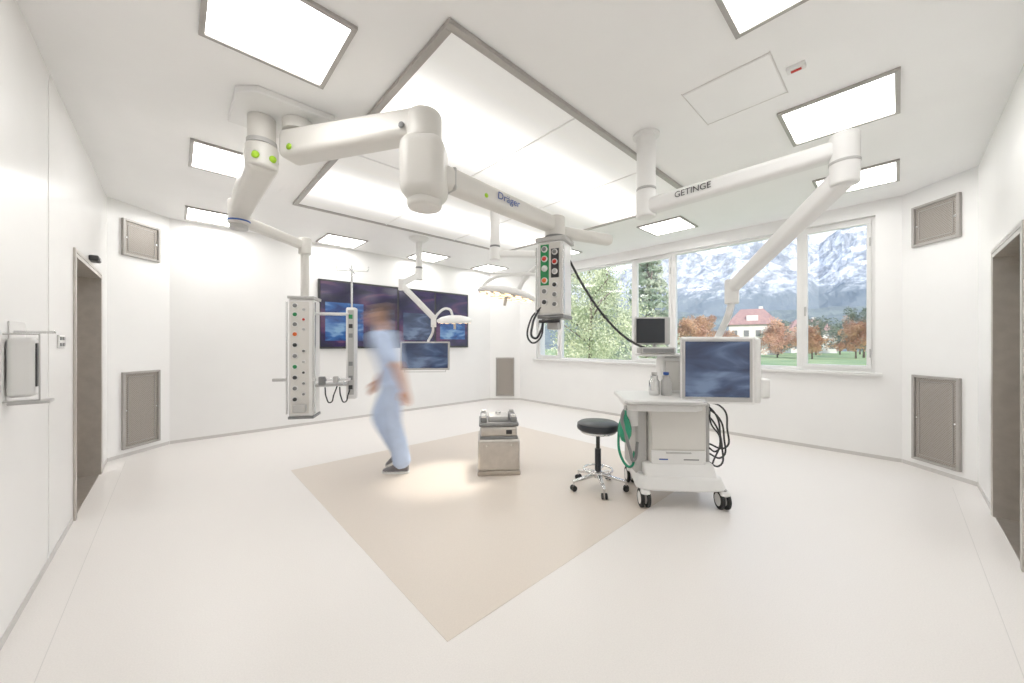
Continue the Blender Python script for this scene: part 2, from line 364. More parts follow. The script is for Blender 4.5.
beam('spring_arm',(.43,4.12,2.45),(1.0,4.26,2.34),.09,.10,'cream',.02,w2=.08,h2=.085)
cyl('column_joint',(1.0,4.26,2.42),(1.0,4.26,2.25),.06,'cream',bevel=.01); cyl('drop_tube',(1.0,4.26,2.26),(1.0,4.26,1.78),.04,'cream')
nogroup()
group('medical_supply_column',(1.0,4.26,0),R(-30))
box('housing',(0,0,1.17),(.23,.24,1.20),'white',.02,seg=3); box('front_panel',(-.01,-.122,1.17),(.17,.008,1.14),'cream',.003)
box('left_panel',(-.117,0,1.17),(.008,.17,1.14),'lgrey',.003)
box('top_cap',(0,0,1.785),(.25,.26,.03),'lgrey',.006); box('bottom_cap',(0,0,.56),(.24,.25,.03),'grey',.006)
sockets('front',-.05,-.126,[1.70,1.61,1.51,1.41,1.30,1.19,1.08,.97,.86,.75],['grey','green','grey','orange','dark','grey','green','dark','grey','dark'],.028)
sockets('front_b',.03,-.126,[1.66,1.56,1.46,1.24,1.13,1.02,.91,.80],['lgrey','red','lgrey','grey','lgrey','dark','grey','grey'],.018)
for z in(1.66,1.5,1.1,.8): box('power_outlet',(-.122,0,z),(.008,.07,.06),'grey',.004)
for sx in(-1,1): box('side_rail',(sx*.13,-.12,1.17),(.012,.025,1.14),'chrome',.003)
box('handle_bracket',(-.19,-.14,.95),(.12,.03,.03),'lgrey',.005); cyl('grip',(-.24,-.14,.95),(-.14,-.14,.95),.014,'grey')
box('brake_box',(.0,-.16,.66),(.12,.05,.08),'lgrey',.01)
box('shelf_upper',(.27,.0,1.63),(.34,.16,.02),'white',.004); box('shelf_lower',(.27,0,.88),(.34,.20,.025),'lgrey',.004)
box('shelf_rail',(.27,-.11,.94),(.40,.012,.03),'chrome',.003); box('rail_box_1',(.20,-.13,.93),(.06,.05,.09),'grey',.008); box('rail_box_2',(.33,-.13,.94),(.05,.04,.07),'lgrey',.008)
for sx in(.13,.40): rod('rail_post',[(sx,-.11,.88),(sx,-.11,.94)],.006,'chrome')
box('slim_column',(.46,0,1.21),(.10,.11,.98),'white',.015); box('slim_front',(.46,-.057,1.22),(.06,.006,.90),'lgrey',.002)
for i,z in enumerate((1.6,1.5,1.4,1.25,1.1,.95,.85)): box('slim_outlet_%d'%i,(.46,-.062,z),(.04,.006,.045),('green','dark','grey','lgrey','grey','grey','dark')[i],.003)
cyl('iv_pole',(.46,0,1.7),(.46,0,2.16),.010,'chrome'); rod('iv_hook_bar',[(.30,0,2.10),(.62,0,2.10)],.006,'chrome'); rod('iv_hook_bar_b',[(.46,-.14,2.10),(.46,.14,2.10)],.006,'chrome')
for sx in(.30,.62): rod('iv_hook_%d'%int(sx*100),[(sx,0,2.10),(sx+.01,0,2.15)],.005,'chrome')
for sx in(.22,.36): tube('hose_%d'%int(sx*100),[(sx,-.1,.86),(sx+.02,-.13,.76),(sx+.05,-.1,.70),(sx+.08,-.08,.78),(sx+.10,-.03,.86)],.007,'dark')
nogroup()

group('ceiling_supply_pendant',(.65,2.95,H),0,world=True)
cyl('hub',(.65,2.95,H-.045),(.65,2.95,2.83),.10,'cream')
beam('upper_arm',(.60,3.03,2.73),(1.20,2.06,2.73),.19,.20,'cream',.045,w2=.18,h2=.17,seg=4)
cyl('arm_end_cap',(1.18,2.09,2.80),(1.18,2.09,2.60),.112,'cream',bevel=.03)
d1=(Vector((1.20,2.06,0))-Vector((.60,3.03,0))).normalized(); nn=Vector((-d1.y,d1.x,0)); nn=nn if nn.dot(Vector((-1,-1,0)))>0 else -nn
c=Vector((.66,2.93,2.68))+nn*.096; cyl('lime_tag_1',c,c+nn*.004,.022,'lime',bevel=0)
c=Vector((1.12,2.18,2.69))+nn*.092; cyl('grey_tag',c,c+nn*.006,.02,'grey',bevel=0)
box('brake_housing',(1.18,2.09,2.43),(.28,.28,.40),'cream',.08,rz=R(-43),seg=6)
cyl('brake_housing_base',(1.18,2.09,2.25),(1.18,2.09,2.185),.11,'cream',bevel=.02)
beam('spring_arm',(1.26,2.085,2.43),(2.36,2.02,2.33),.13,.155,'cream',.035,w2=.12,h2=.13,seg=4)
box('arm_collar',(1.37,2.08,2.42),(.03,.136,.16),'lgrey',.02); cyl('lime_tag_2',(1.62,2.01,2.37),(1.62,1.998,2.37),.016,'lime',bevel=0)
cyl('column_joint',(2.39,2.015,2.40),(2.39,2.015,2.20),.085,'cream',bevel=.012); cyl('joint_ring',(2.39,2.015,2.235),(2.39,2.015,2.215),.09,'grey')
beam('auxiliary_arm',(2.44,2.0,2.28),(2.93,1.80,2.26),.10,.10,'cream',.04,seg=4)
d=(Vector((2.36,2.02,2.33))-Vector((1.26,2.085,2.43)))
text('arm_lettering','Dräger',(1.82,1.979,2.385),.075,d,(0,0,1),'blue')
nogroup()
group('medical_supply_column',(2.39,2.015,0),R(-70))
box('housing',(0,0,1.86),(.22,.24,.62),'white',.018,seg=3); box('top_cap',(0,0,2.185),(.26,.27,.035),'lgrey',.006); box('bottom_cap',(0,0,1.54),(.23,.25,.03),'grey',.006)
box('front_panel',(0,-.122,1.86),(.18,.008,.58),'cream',.003); box('left_panel',(-.112,0,1.86),(.008,.20,.58),'lgrey',.003)
box('socket_strip',(-.045,-.127,1.97),(.075,.004,.34),'green',.003); box('socket_strip_b',(.045,-.127,1.98),(.07,.004,.24),'dark',.003)
sockets('front',-.045,-.128,[2.10,2.02,1.94,1.84,1.75,1.66],['grey','red','white','orange','grey','dark'],.026)
sockets('front_b',.045,-.128,[2.07,1.99,1.91,1.80,1.72,1.64],['grey','red','lgrey','dark','grey','grey'],.024)
for i,z in enumerate((2.08,1.98,1.88,1.76,1.66)): box('outlet_%d'%i,(-.118,-.01,z),(.008,.08,.065),('grey','dark','lgrey','dark','dark')[i],.005)
for sx in(-1,1): box('side_rail',(sx*.12,-.13,1.84),(.012,.02,.56),'chrome',.003)
box('foot_box',(.0,-.02,1.48),(.10,.10,.09),'lgrey',.01); cyl('handle',(-.09,-.14,1.50),(.09,-.14,1.50),.014,'dark')
tube('hose_a',[(-.10,-.12,1.60),(-.14,-.16,1.48),(-.13,-.15,1.36),(-.08,-.13,1.42),(-.06,-.12,1.52)],.010,'dark')
tube('hose_b',[(-.08,-.12,1.62),(-.17,-.13,1.52),(-.16,-.16,1.33),(-.09,-.16,1.34),(-.05,-.13,1.52)],.008,'dark')
nogroup()

# ------------------------------------------------------------------ surgical lights
def lamp_head(loc,tilt_axis,tilt,r):
    rm=Matrix.Rotation(tilt,3,Vector(tilt_axis))
    lathe('lamp_dome',[(0,.085),(r*.35,.08),(r*.75,.055),(r*.97,.02),(r,0),(r*.99,-.015),(r*.94,-.022),(0,-.022)],'white',loc,rm)
    lathe('lens_ring',[(r*.93,-.0225),(r*.93,-.026),(r*.25,-.026),(r*.25,-.0225)],'lgrey',loc,rm)
    L=Vector(loc); n=0
    for ring,cnt in((.82,14),(.56,9),(.33,5)):
        for i in range(cnt):
            a=2*math.pi*i/cnt; p=L+rm@Vector((r*ring*math.cos(a),r*ring*math.sin(a),-.0265))
            lathe('led_%d'%n,[(0,-.006),(r*.095,-.004),(r*.10,0)],'led',p,rm,n=14); n+=1
    cyl('sterile_handle',L+rm@Vector((0,0,-.025)),L+rm@Vector((0,0,-.13)),.02,'lgrey',r2=.016)
group('surgical_light',(2.55,3.0,H),0,world=True)
lathe('ceiling_canopy',[(0,-.012),(.13,-.012),(.13,-.03),(.10,-.08),(.06,-.10),(0,-.10)],'white',(2.55,3.0,H))
cyl('ceiling_pole',(2.55,3.0,H-.08),(2.55,3.0,2.38),.052,'white'); cyl('pole_ring',(2.55,3.0,2.38),(2.55,3.0,2.36),.056,'grey')
cyl('arm_hub',(2.55,3.0,2.36),(2.55,3.0,2.22),.06,'white',bevel=.01)
beam('extension_arm',(2.55,3.0,2.29),(3.15,2.50,2.29),.08,.075,'white',.02)
cyl('elbow',(3.15,2.50,2.34),(3.15,2.50,2.16),.05,'white')
tube('curved_arm',[(3.15,2.50,2.2),(3.12,2.62,2.26),(3.05,2.82,2.20),(3.0,2.98,2.08),(2.97,3.08,1.93)],.026,'white')
tube('yoke',[(3.02,2.78,1.93),(3.06,2.80,2.05),(2.9,3.05,2.12),(2.70,3.3,2.05),(2.62,3.36,1.91)],.02,'white')
lamp_head((2.81,3.10,1.88),(1,1,0),R(10),.34)
nogroup()
group('surgical_light',(2.77,5.08,H),0,world=True)
lathe('ceiling_canopy',[(0,0),(.15,0),(.15,-.02),(.08,-.07),(0,-.07)],'white',(2.77,5.08,H))
cyl('ceiling_pole',(2.77,5.08,H-.06),(2.77,5.08,2.50),.05,'white'); cyl('pole_ring',(2.77,5.08,2.50),(2.77,5.08,2.47),.055,'grey')
cyl('hub',(2.77,5.08,2.47),(2.77,5.08,2.30),.06,'white')
beam('extension_arm',(2.77,5.08,2.38),(2.45,5.0,2.2),.08,.08,'white',.02)
cyl('elbow',(2.45,5.0,2.26),(2.45,5.0,2.10),.05,'white')
beam('spring_arm',(2.45,5.0,2.17),(2.85,4.78,1.70),.075,.085,'white',.02)
cyl('drop_joint',(2.85,4.78,1.74),(2.85,4.78,1.56),.04,'white')
tube('yoke',[(2.85,4.78,1.62),(2.88,4.72,1.75),(3.05,4.68,1.84),(3.12,4.66,1.72)],.018,'white')
lamp_head((3.12,4.62,1.66),(1,-.9,0),R(7),.27)
nogroup()
group('boom_monitor',(2.71,4.78,1.13),R(-40))
box('casing',(0,0,0),(.72,.05,.42),'lgrey',.01); box('screen',(0,-.027,.005),(.67,.004,.37),'scr_c',0); box('rear_housing',(0,.05,0),(.26,.06,.22),'white',.015)
tube('bracket',[(0,.06,.05),(.02,.10,.2),(.10,.06,.36),(.11,.01,.46)],.018,'white'); rod('grip_bar',[(-.3,0,-.21),(-.3,-.02,-.235),(.3,-.02,-.235),(.3,0,-.21)],.006,'lgrey')
nogroup()

# ------------------------------------------------------------------ monitor boom (right)
group('ceiling_monitor_boom',(2.70,1.35,H),0,world=True)
lathe('ceiling_flange',[(0,0),(.10,0),(.10,-.015),(.085,-.02),(0,-.02)],'white',(2.70,1.35,H))
cyl('ceiling_post',(2.70,1.35,H-.015),(2.70,1.35,2.53),.07,'white'); cyl('post_ring',(2.70,1.35,2.53),(2.70,1.35,2.515),.074,'lgrey')
cyl('hub',(2.70,1.35,2.515),(2.70,1.35,2.30),.075,'white',bevel=.015)
beam('horizontal_arm',(2.70,1.38,2.38),(2.67,.17,2.38),.11,.12,'white',.03,w2=.10,h2=.10)
text('arm_lettering','GETINGE',(2.63,.98,2.385),.06,(-.03,-1.21,0),(0,0,1),'dark')
cyl('elbow',(2.67,.20,2.46),(2.67,.20,2.18),.065,'white',bevel=.012); cyl('elbow_ring',(2.67,.2,2.31),(2.67,.2,2.295),.068,'lgrey')
beam('spring_arm',(2.67,.20,2.23),(3.33,.93,1.77),.10,.12,'white',.03,w2=.085,h2=.095)
cyl('arm_tip',(3.33,.93,1.84),(3.33,.93,1.64),.052,'white',bevel=.01)
tube('curved_bracket',[(3.33,.93,1.66),(3.33,.95,1.57),(3.40,1.0,1.49),(3.43,1.06,1.38),(3.36,1.09,1.2)],.028,'white')
nogroup()
group('boom_display',(3.20,1.0,1.10),R(-50))
box('casing',(0,0,0),(.56,.055,.54),'white',.014,seg=3); box('bezel',(-.012,-.029,0),(.53,.004,.50),'lgrey',.002); box('screen',(-.012,-.032,.01),(.485,.004,.445),'scr_c',0)
box('side_housing',(.29,.02,0),(.05,.12,.52),'white',.018,seg=3); box('rear_housing',(0,.06,0),(.34,.08,.32),'white',.02,seg=3)
box('control_box',(.345,.0,-.14),(.07,.09,.16),'white',.02,seg=3)
box('rear_arm_socket',(.12,.12,.05),(.16,.10,.12),'white',.02)
nogroup()

# ------------------------------------------------------------------ anaesthesia cart
def caster(nm,x,y,r=.075):
    cyl(nm+'_stem',(x,y,r*1.5),(x,y,r*2.2),.022,'lgrey')
    box(nm+'_fork',(x,y+.01,r*1.75),(.075,.10,.04),'white',.015,seg=3)
    for sx in(-.024,.024):
        cyl(nm+'_tyre%d'%(sx>0),(x+sx-.014,y+.02,r),(x+sx+.014,y+.02,r),r,'rubber',bevel=.008); cyl(nm+'_hub%d'%(sx>0),(x+sx-.016,y+.02,r),(x+sx+.016,y+.02,r),r*.66,'white')
group('anaesthesia_machine_cart',(3.17,1.38,0),R(-47))
prism('base',[(-.36,-.27),(-.32,-.33),(-.22,-.35),(.20,-.35),(.32,-.33),(.36,-.27),(.32,.28),(-.30,.28)],.15,.25,'white',.90,.022)
for i,(x,y) in enumerate(((-.29,-.30),(.32,-.30),(-.27,.22),(.30,.22))): caster('caster_%d'%(i+1),x,y)
yprofile('cowling',[(-.31,.22),(-.26,.30),(-.22,.34),(.22,.34),(.24,.22)],-.28,.28,'white',.02)
box('cabinet_body',(-.0,.0,.575),(.46,.44,.50),'cream',.03,seg=4)
box('front_cover',(-.0,-.224,.63),(.43,.012,.36),'cream',.02,seg=3); box('drawer_front',(-.0,-.224,.385),(.43,.012,.11),'white',.015,seg=3)
box('drawer_grip',(-.0,-.234,.425),(.20,.012,.012),'lgrey',.004); box('decal_1',(.10,-.232,.37),(.12,.002,.010),'grey',0); box('decal_2',(-.12,-.232,.37),(.07,.002,.010),'blue',0)
box('left_tower',(-.28,.02,.53),(.10,.40,.62),'lgrey',.025,seg=3); box('side_panel',(.25,.02,.54),(.05,.40,.56),'lgrey',.02)
prism('worktop',[(-.46,-.30),(-.40,-.36),(.12,-.36),(.20,-.30),(.22,.24),(-.42,.24)],.83,.87,'white',1,.014)
prism('worktop_under',[(-.42,-.27),(-.36,-.33),(.10,-.33),(.17,-.28),(.20,.22),(-.38,.22)],.775,.83,'white',1,.014)
cyl('push_bar',(-.44,-.37,.845),(.16,-.37,.845),.012,'lgrey')
for sx in(-.44,.16): rod('push_bar_end',[(sx,-.37,.845),(sx,-.28,.845)],.012,'lgrey')
box('gas_tower',(.08,.14,1.03),(.24,.18,.34),'white',.03,seg=4); box('gas_panel',(.08,.046,1.03),(.18,.012,.26),'cream',.005)
box('upper_shelf',(-.02,.10,1.215),(.42,.26,.025),'white',.01); box('patient_monitor',(-.10,.02,1.255),(.30,.14,.055),'lgrey',.012); box('patient_monitor_face',(-.10,-.052,1.255),(.26,.004,.035),'grey',.002)
for i,c in enumerate(('lgrey','blue')):
    lathe('vaporiser_%d'%i,[(0,0),(.04,0),(.045,.02),(.045,.12),(.03,.14),(.03,.17),(0,.175)],'chrome' if i==0 else 'lgrey',(-.14+.10*i,-.06,.87)); cyl('vaporiser_dial_%d'%i,(-.14+.10*i,-.06,1.045),(-.14+.10*i,-.06,1.07),.024,c)
cyl('absorber_canister',(-.36,-.16,.63),(-.36,-.16,.77),.055,'white')
lathe('breathing_bag',[(0,0),(.03,.02),(.05,.07),(.052,.12),(.035,.19),(.014,.23),(.012,.27),(0,.27)],'teal',(-.43,-.24,.50))
rod('bag_arm',[(-.43,-.24,.77),(-.43,-.24,.80),(-.34,-.20,.80)],.012,'lgrey')
tube('breathing_hose_1',[(-.40,-.20,.80),(-.46,-.26,.72),(-.44,-.28,.60),(-.40,-.28,.45),(-.36,-.24,.36),(-.32,-.2,.50)],.013,'grey')
tube('breathing_hose_2',[(-.40,-.14,.78),(-.47,-.20,.60),(-.45,-.24,.36),(-.38,-.22,.30),(-.33,-.14,.40)],.011,'teal')
for i,(dx,dz) in enumerate(((0,0),(.04,-.05),(.07,.03),(.02,-.12))):
    tube('cable_%d'%i,[(.22,-.10,.82+dz*.3),(.29+dx,-.20,.76+dz),(.33+dx*.8,-.22,.60+dz),(.30+dx,-.22,.44+dz),(.26,-.16,.46+dz)],.0075,'dark')
tube('cable_long',[(.20,-.03,.95),(.28,-.12,.82),(.27,-.20,.66),(.33,-.22,.55),(.28,-.2,.33)],.007,'dark')
cyl('monitor_post',(-.08,.12,1.225),(-.08,.12,1.36),.018,'lgrey')
box('monitor_casing',(-.11,.10,1.43),(.31,.05,.25),'lgrey',.012); box('monitor_glass',(-.13,.073,1.43),(.25,.004,.22),'black',0); box('monitor_rear',(-.11,.14,1.43),(.18,.04,.16),'grey',.01)
nogroup()
group('gas_supply_hose',(2.6,1.9,1.9),0,world=True)
tube('hose',[(2.50,1.96,2.06),(2.60,1.86,1.80),(2.74,1.72,1.52),(2.88,1.60,1.35),(3.04,1.50,1.27),(3.16,1.42,1.245)],.011,'dark',14)
nogroup()
# ------------------------------------------------------------------ stool
group('surgeon_stool',(2.82,1.87,0),R(10))
lathe('seat_cushion',[(0,.525),(.165,.525),(.185,.54),(.19,.56),(.185,.59),(.165,.603),(0,.606)],'black')
lathe('seat_ring',[(0,.505),(.15,.505),(.16,.515),(.16,.527),(0,.527)],'chrome')
cyl('gas_lift_inner',(0,0,.30),(0,0,.51),.018,'dark'); cyl('gas_lift_outer',(0,0,.12),(0,0,.36),.028,'black')
lathe('foot_ring_hub',[(0,.10),(.045,.10),(.045,.15),(.03,.16),(0,.16)],'chrome')
for i in range(5):
    a=2*math.pi*i/5; c,s=math.cos(a),math.sin(a)
    beam('leg_%d'%(i+1),(.03*c,.03*s,.125),(.25*c,.25*s,.085),.04,.03,'chrome',.008,w2=.028,h2=.022)
    cyl('stem_%d'%(i+1),(.245*c,.245*s,.05),(.245*c,.245*s,.09),.008,'chrome')
    for q in(-1,1): cyl('wheel_%d_%d'%(i+1,q),(.245*c-s*q*.008,.245*s+c*q*.008,.027),(.245*c-s*q*.024,.245*s+c*q*.024,.027),.026,'rubber')
pts=[(.13*math.cos(t*math.pi/8),.13*math.sin(t*math.pi/8),.17) for t in range(17)]
rod('foot_ring',pts,.009,'chrome')
for t in(0,math.pi*2/3,math.pi*4/3): rod('foot_ring_spoke_%d'%int(t*10),[(0,0,.15),(.13*math.cos(t),.13*math.sin(t),.17)],.007,'chrome')
nogroup()
# ------------------------------------------------------------------ operating table pedestal
group('operating_table_pedestal',(2.49,2.88,0),R(-38))
box('base_plate',(0,0,.025),(.43,.45,.045),'steeld',.010); box('lower_body',(0,0,.20),(.42,.44,.32),'steel',.03,seg=4)
box('lower_inset',(0,-.222,.20),(.32,.004,.22),'steel',.003)
box('waist',(0,0,.37),(.38,.40,.03),'grey',.006)
box('upper_body',(0,0,.43),(.37,.39,.10),'steel',.025,seg=3)
box('coupling_plate',(0,0,.50),(.40,.38,.04),'grey',.012)
for sx in(-1,1): box('coupling_rail_%d'%(sx+2),(sx*.15,0,.545),(.07,.34,.055),'grey',.015); box('claw_%d'%(sx+2),(sx*.15,-.14,.58),(.05,.06,.03),'chrome',.008); box('claw_back_%d'%(sx+2),(sx*.15,.13,.58),(.05,.06,.03),'lgrey',.008)
box('coupling_core',(0,0,.545),(.20,.24,.05),'lgrey',.012); cyl('locating_pin',(0,0,.57),(0,0,.60),.03,'chrome')
for sx in(-.12,.12): cyl('screw',(sx,-.222,.30),(sx,-.227,.30),.008,'chrome')
box('connector',(.10,-.20,.43),(.06,.03,.04),'dark',.006)
nogroup()

# ------------------------------------------------------------------ person (walking, side-on)
def ring_loft(bm,rings,n=20):
    vs=[]
    for c,a,b in rings:
        c=Vector(c);a=Vector(a);b=Vector(b); vs.append([bm.verts.new(c+a*math.cos(2*math.pi*i/n)+b*math.sin(2*math.pi*i/n)) for i in range(n)])
    for p,q in zip(vs,vs[1:]):
        for i in range(n): bm.faces.new((p[i],p[(i+1)%n],q[(i+1)%n],q[i]))
    bm.faces.new(vs[0][::-1]); bm.faces.new(vs[-1])
def limb(bm,pts,rad,flat=1.0,side=(0,1,0),n=16,sub=4):
    P_=[Vector(p) for p in pts]; S=[];Rr=[]
    N=len(P_)
    for i in range(N-1):
        p0=P_[max(i-1,0)];p1=P_[i];p2=P_[i+1];p3=P_[min(i+2,N-1)]
        for k in range(sub):
            t=k/sub
            lin=p1.lerp(p2,t); cr=0.5*((2*p1)+(p2-p0)*t+(2*p0-5*p1+4*p2-p3)*t*t+(3*p1-p0-3*p2+p3)*t**3)
            S.append(lin.lerp(cr,.6)); Rr.append(rad[i]*(1-t)+rad[i+1]*t)
    S.append(P_[-1]);Rr.append(rad[-1]); rings=[]
    for i,(c,r) in enumerate(zip(S,Rr)):
        d=(S[min(i+1,len(S)-1)]-S[max(i-1,0)]).normalized(); s=Vector(side); s=(s-d*s.dot(d)).normalized(); u=d.cross(s)
        rings.append((c,u*r,s*r*flat))
    d=(S[0]-S[1]).normalized(); c,a,b=rings[0]; rings.insert(0,(c+d*Rr[0]*.6,a*.6,b*.6))
    d=(S[-1]-S[-2]).normalized(); c,a,b=rings[-1]; rings.append((c+d*Rr[-1]*.6,a*.6,b*.6))
    ring_loft(bm,rings,n)
def ell(bm,c,s,n=20):
    r=bmesh.ops.create_uvsphere(bm,u_segments=n,v_segments=n//2,radius=1); vs=r['verts']
    bmesh.ops.scale(bm,vec=s,verts=vs); bmesh.ops.translate(bm,vec=c,verts=vs)
def remeshed(name,bm,material,voxel,it=4):
    o=mk(name,bm,material,smooth=True); md=o.modifiers.new('remesh','REMESH'); md.mode='VOXEL'; md.voxel_size=voxel; md.use_smooth_shade=True
    s=o.modifiers.new('smooth','SMOOTH'); s.iterations=it; s.factor=.5; return o
person=group('walking_person',(1.745,3.51,0),R(136.9))
K=.06   # forward lean of the trunk
bm=bmesh.new()
tor=[(.11,.80,.125,.17),(.12,.90,.128,.178),(.13,1.02,.118,.16),(.155,1.12,.118,.155),(.19,1.24,.13,.17),(.205,1.34,.125,.18),(.215,1.41,.10,.165),(.22,1.45,.07,.10)]
ring_loft(bm,[((x,0,z),(a,0,0),(0,b,0)) for x,z,a,b in tor],24)
for s in(1,-1): ell(bm,(.21,s*.165,1.385),(.075,.065,.07))
limb(bm,[(.21,.17,1.385),(.11,.215,1.25),(.05,.235,1.16)],[.068,.070,.078])
limb(bm,[(.21,-.17,1.385),(.22,-.215,1.24),(.24,-.225,1.16)],[.068,.068,.076])
limb(bm,[(.11,.085,.90),(.11,.09,.70),(.09,.09,.50),(.03,.09,.28),(-.005,.09,.11)],[.11,.105,.09,.088,.09])
limb(bm,[(.12,-.085,.90),(.22,-.09,.70),(.28,-.09,.53),(.18,-.09,.34),(.09,-.09,.20)],[.11,.105,.09,.086,.086])
remeshed('scrubs',bm,'scrub',.011,5)
def foot(nm,ank,ang):
    rm=Matrix.Rotation(ang,3,'Y'); A=Vector(ank)
    def q(v): return A+rm@Vector(v)
    bm=bmesh.new(); secs=[(-.065,.030,.045,-.035),(-.05,.036,.055,-.025),(0,.038,.06,-.02),(.06,.042,.045,-.038),(.12,.046,.033,-.052),(.17,.040,.024,-.06),(.195,.022,.016,-.066)]
    ring_loft(bm,[(q((x,0,zc)),rm@Vector((0,w,0)),rm@Vector((0,0,h))) for x,w,h,zc in secs],18)
    limb(bm,[q((-.01,0,.0)),q((-.012,0,.06))],[.042,.040])
    remeshed(nm,bm,'shoe',.006,3)
    bm=bmesh.new(); out=[(-.075,.028),(-.05,.040),(0,.040),(.07,.044),(.13,.048),(.18,.038),(.20,.018)]
    pts=[(x,w) for x,w in out]+[(x,-w) for x,w in out[::-1]]
    a=[bm.verts.new(q((x,y,-.088))) for x,y in pts]; b=[bm.verts.new(q((x,y,-.065))) for x,y in pts]; bm.faces.new(a); bm.faces.new(b)
    for i in range(len(pts)): bm.faces.new((a[i],a[(i+1)%len(pts)],b[(i+1)%len(pts)],b[i]))
    mk(nm+'_sole',bm,'sole',bevel=.005)
foot('shoe_left',(-.005,.09,.0885),0); foot('shoe_right',(.08,-.09,.165),R(28))
def arm(nm,elb0,elb,wr,fdir,side):
    bm=bmesh.new(); limb(bm,[elb0,elb,tuple(Vector(elb).lerp(Vector(wr),.4)),wr],[.044,.042,.040,.027],n=18)
    f=Vector(fdir).normalized(); s=Vector((1,0,0)); s=(s-f*s.dot(f)).normalized(); t=f.cross(s)*side; W=Vector(wr)
    ring_loft(bm,[(W-f*.01,s*.026,t*.020),(W+f*.03,s*.034,t*.017),(W+f*.07,s*.042,t*.015),(W+f*.092,s*.040,t*.012)],16)
    curl=t*-1
    for i,(off,L) in enumerate(((.031,.072),(.010,.082),(-.011,.076),(-.031,.060))):
        b0=W+f*.082+s*off; d1=(f+curl*.15).normalized(); d2=(f+curl*.55).normalized(); d3=(f+curl*1.0).normalized()
        p1=b0+d1*L*.45; p2=p1+d2*L*.32; p3=p2+d3*L*.23
        limb(bm,[b0,p1,p2,p3],[.0092,.0088,.008,.0068],n=10,sub=2)
    b0=W+f*.025+s*.026; p1=b0+(f*.6+s*.7+curl*.2).normalized()*.035; p2=p1+(f+s*.3+curl*.3).normalized()*.03; p3=p2+(f+curl*.4).normalized()*.022
    limb(bm,[b0,p1,p2,p3],[.014,.0115,.010,.008],n=10,sub=2)
    remeshed(nm,bm,'skin',.004,2)
arm('forearm_left',(.06,.235,1.17),(-.01,.245,1.08),(-.085,.26,.87),(-.15,.0,-1),1)
arm('forearm_right',(.24,-.225,1.17),(.255,-.23,1.10),(.36,-.20,.90),(.40,.05,-.85),-1)
bm=bmesh.new()
limb(bm,[(.215,0,1.42),(.225,0,1.49),(.235,0,1.54)],[.062,.055,.055])
def E(bm,c,s,n=20): ell(bm,(c[0]+K,c[1],c[2]),s,n)
E(bm,(.19,0,1.625),(.095,.075,.10)); E(bm,(.215,0,1.565),(.065,.056,.062)); E(bm,(.25,0,1.545),(.028,.03,.025))
limb(bm,[(.278+K,0,1.632),(.294+K,0,1.605),(.300+K,0,1.590)],[.008,.011,.014],n=10,sub=2); E(bm,(.280,0,1.565),(.012,.022,.006),12); E(bm,(.277,0,1.555),(.012,.020,.007),12)
E(bm,(.272,0,1.645),(.014,.05,.010),12)
for s in(1,-1): E(bm,(.18,s*.077,1.615),(.020,.010,.032),12)
remeshed('head',bm,'skin',.005,2)
bm=bmesh.new(); E(bm,(.170,0,1.655),(.098,.083,.078)); E(bm,(.135,0,1.62),(.068,.078,.085)); E(bm,(.20,0,1.69),(.078,.062,.045))
remeshed('hair',bm,'hair',.006,2)
for s in(1,-1):
    bm=bmesh.new(); E(bm,(.272,s*.030,1.628),(.011,.013,.010),12); mk('eye_%s'%('left' if s>0 else 'right'),bm,'sole',smooth=True)
    bm=bmesh.new(); E(bm,(.281,s*.030,1.628),(.004,.006,.006),10); mk('iris_%s'%('left' if s>0 else 'right'),bm,'hair',smooth=True)
nogroup()
# walking motion: body pivots over the planted foot during the exposure
for fr,ry in((0,R(-7.5)),(2,R(7.5))):
    person.rotation_euler=(0,ry,R(136.9)); person.keyframe_insert('rotation_euler',frame=fr)
person.rotation_euler=(0,0,R(136.9))
try:
    for fc in person.animation_data.action.fcurves:
        for kp in fc.keyframe_points: kp.interpolation='LINEAR'
except Exception as ex: print('fc',ex)

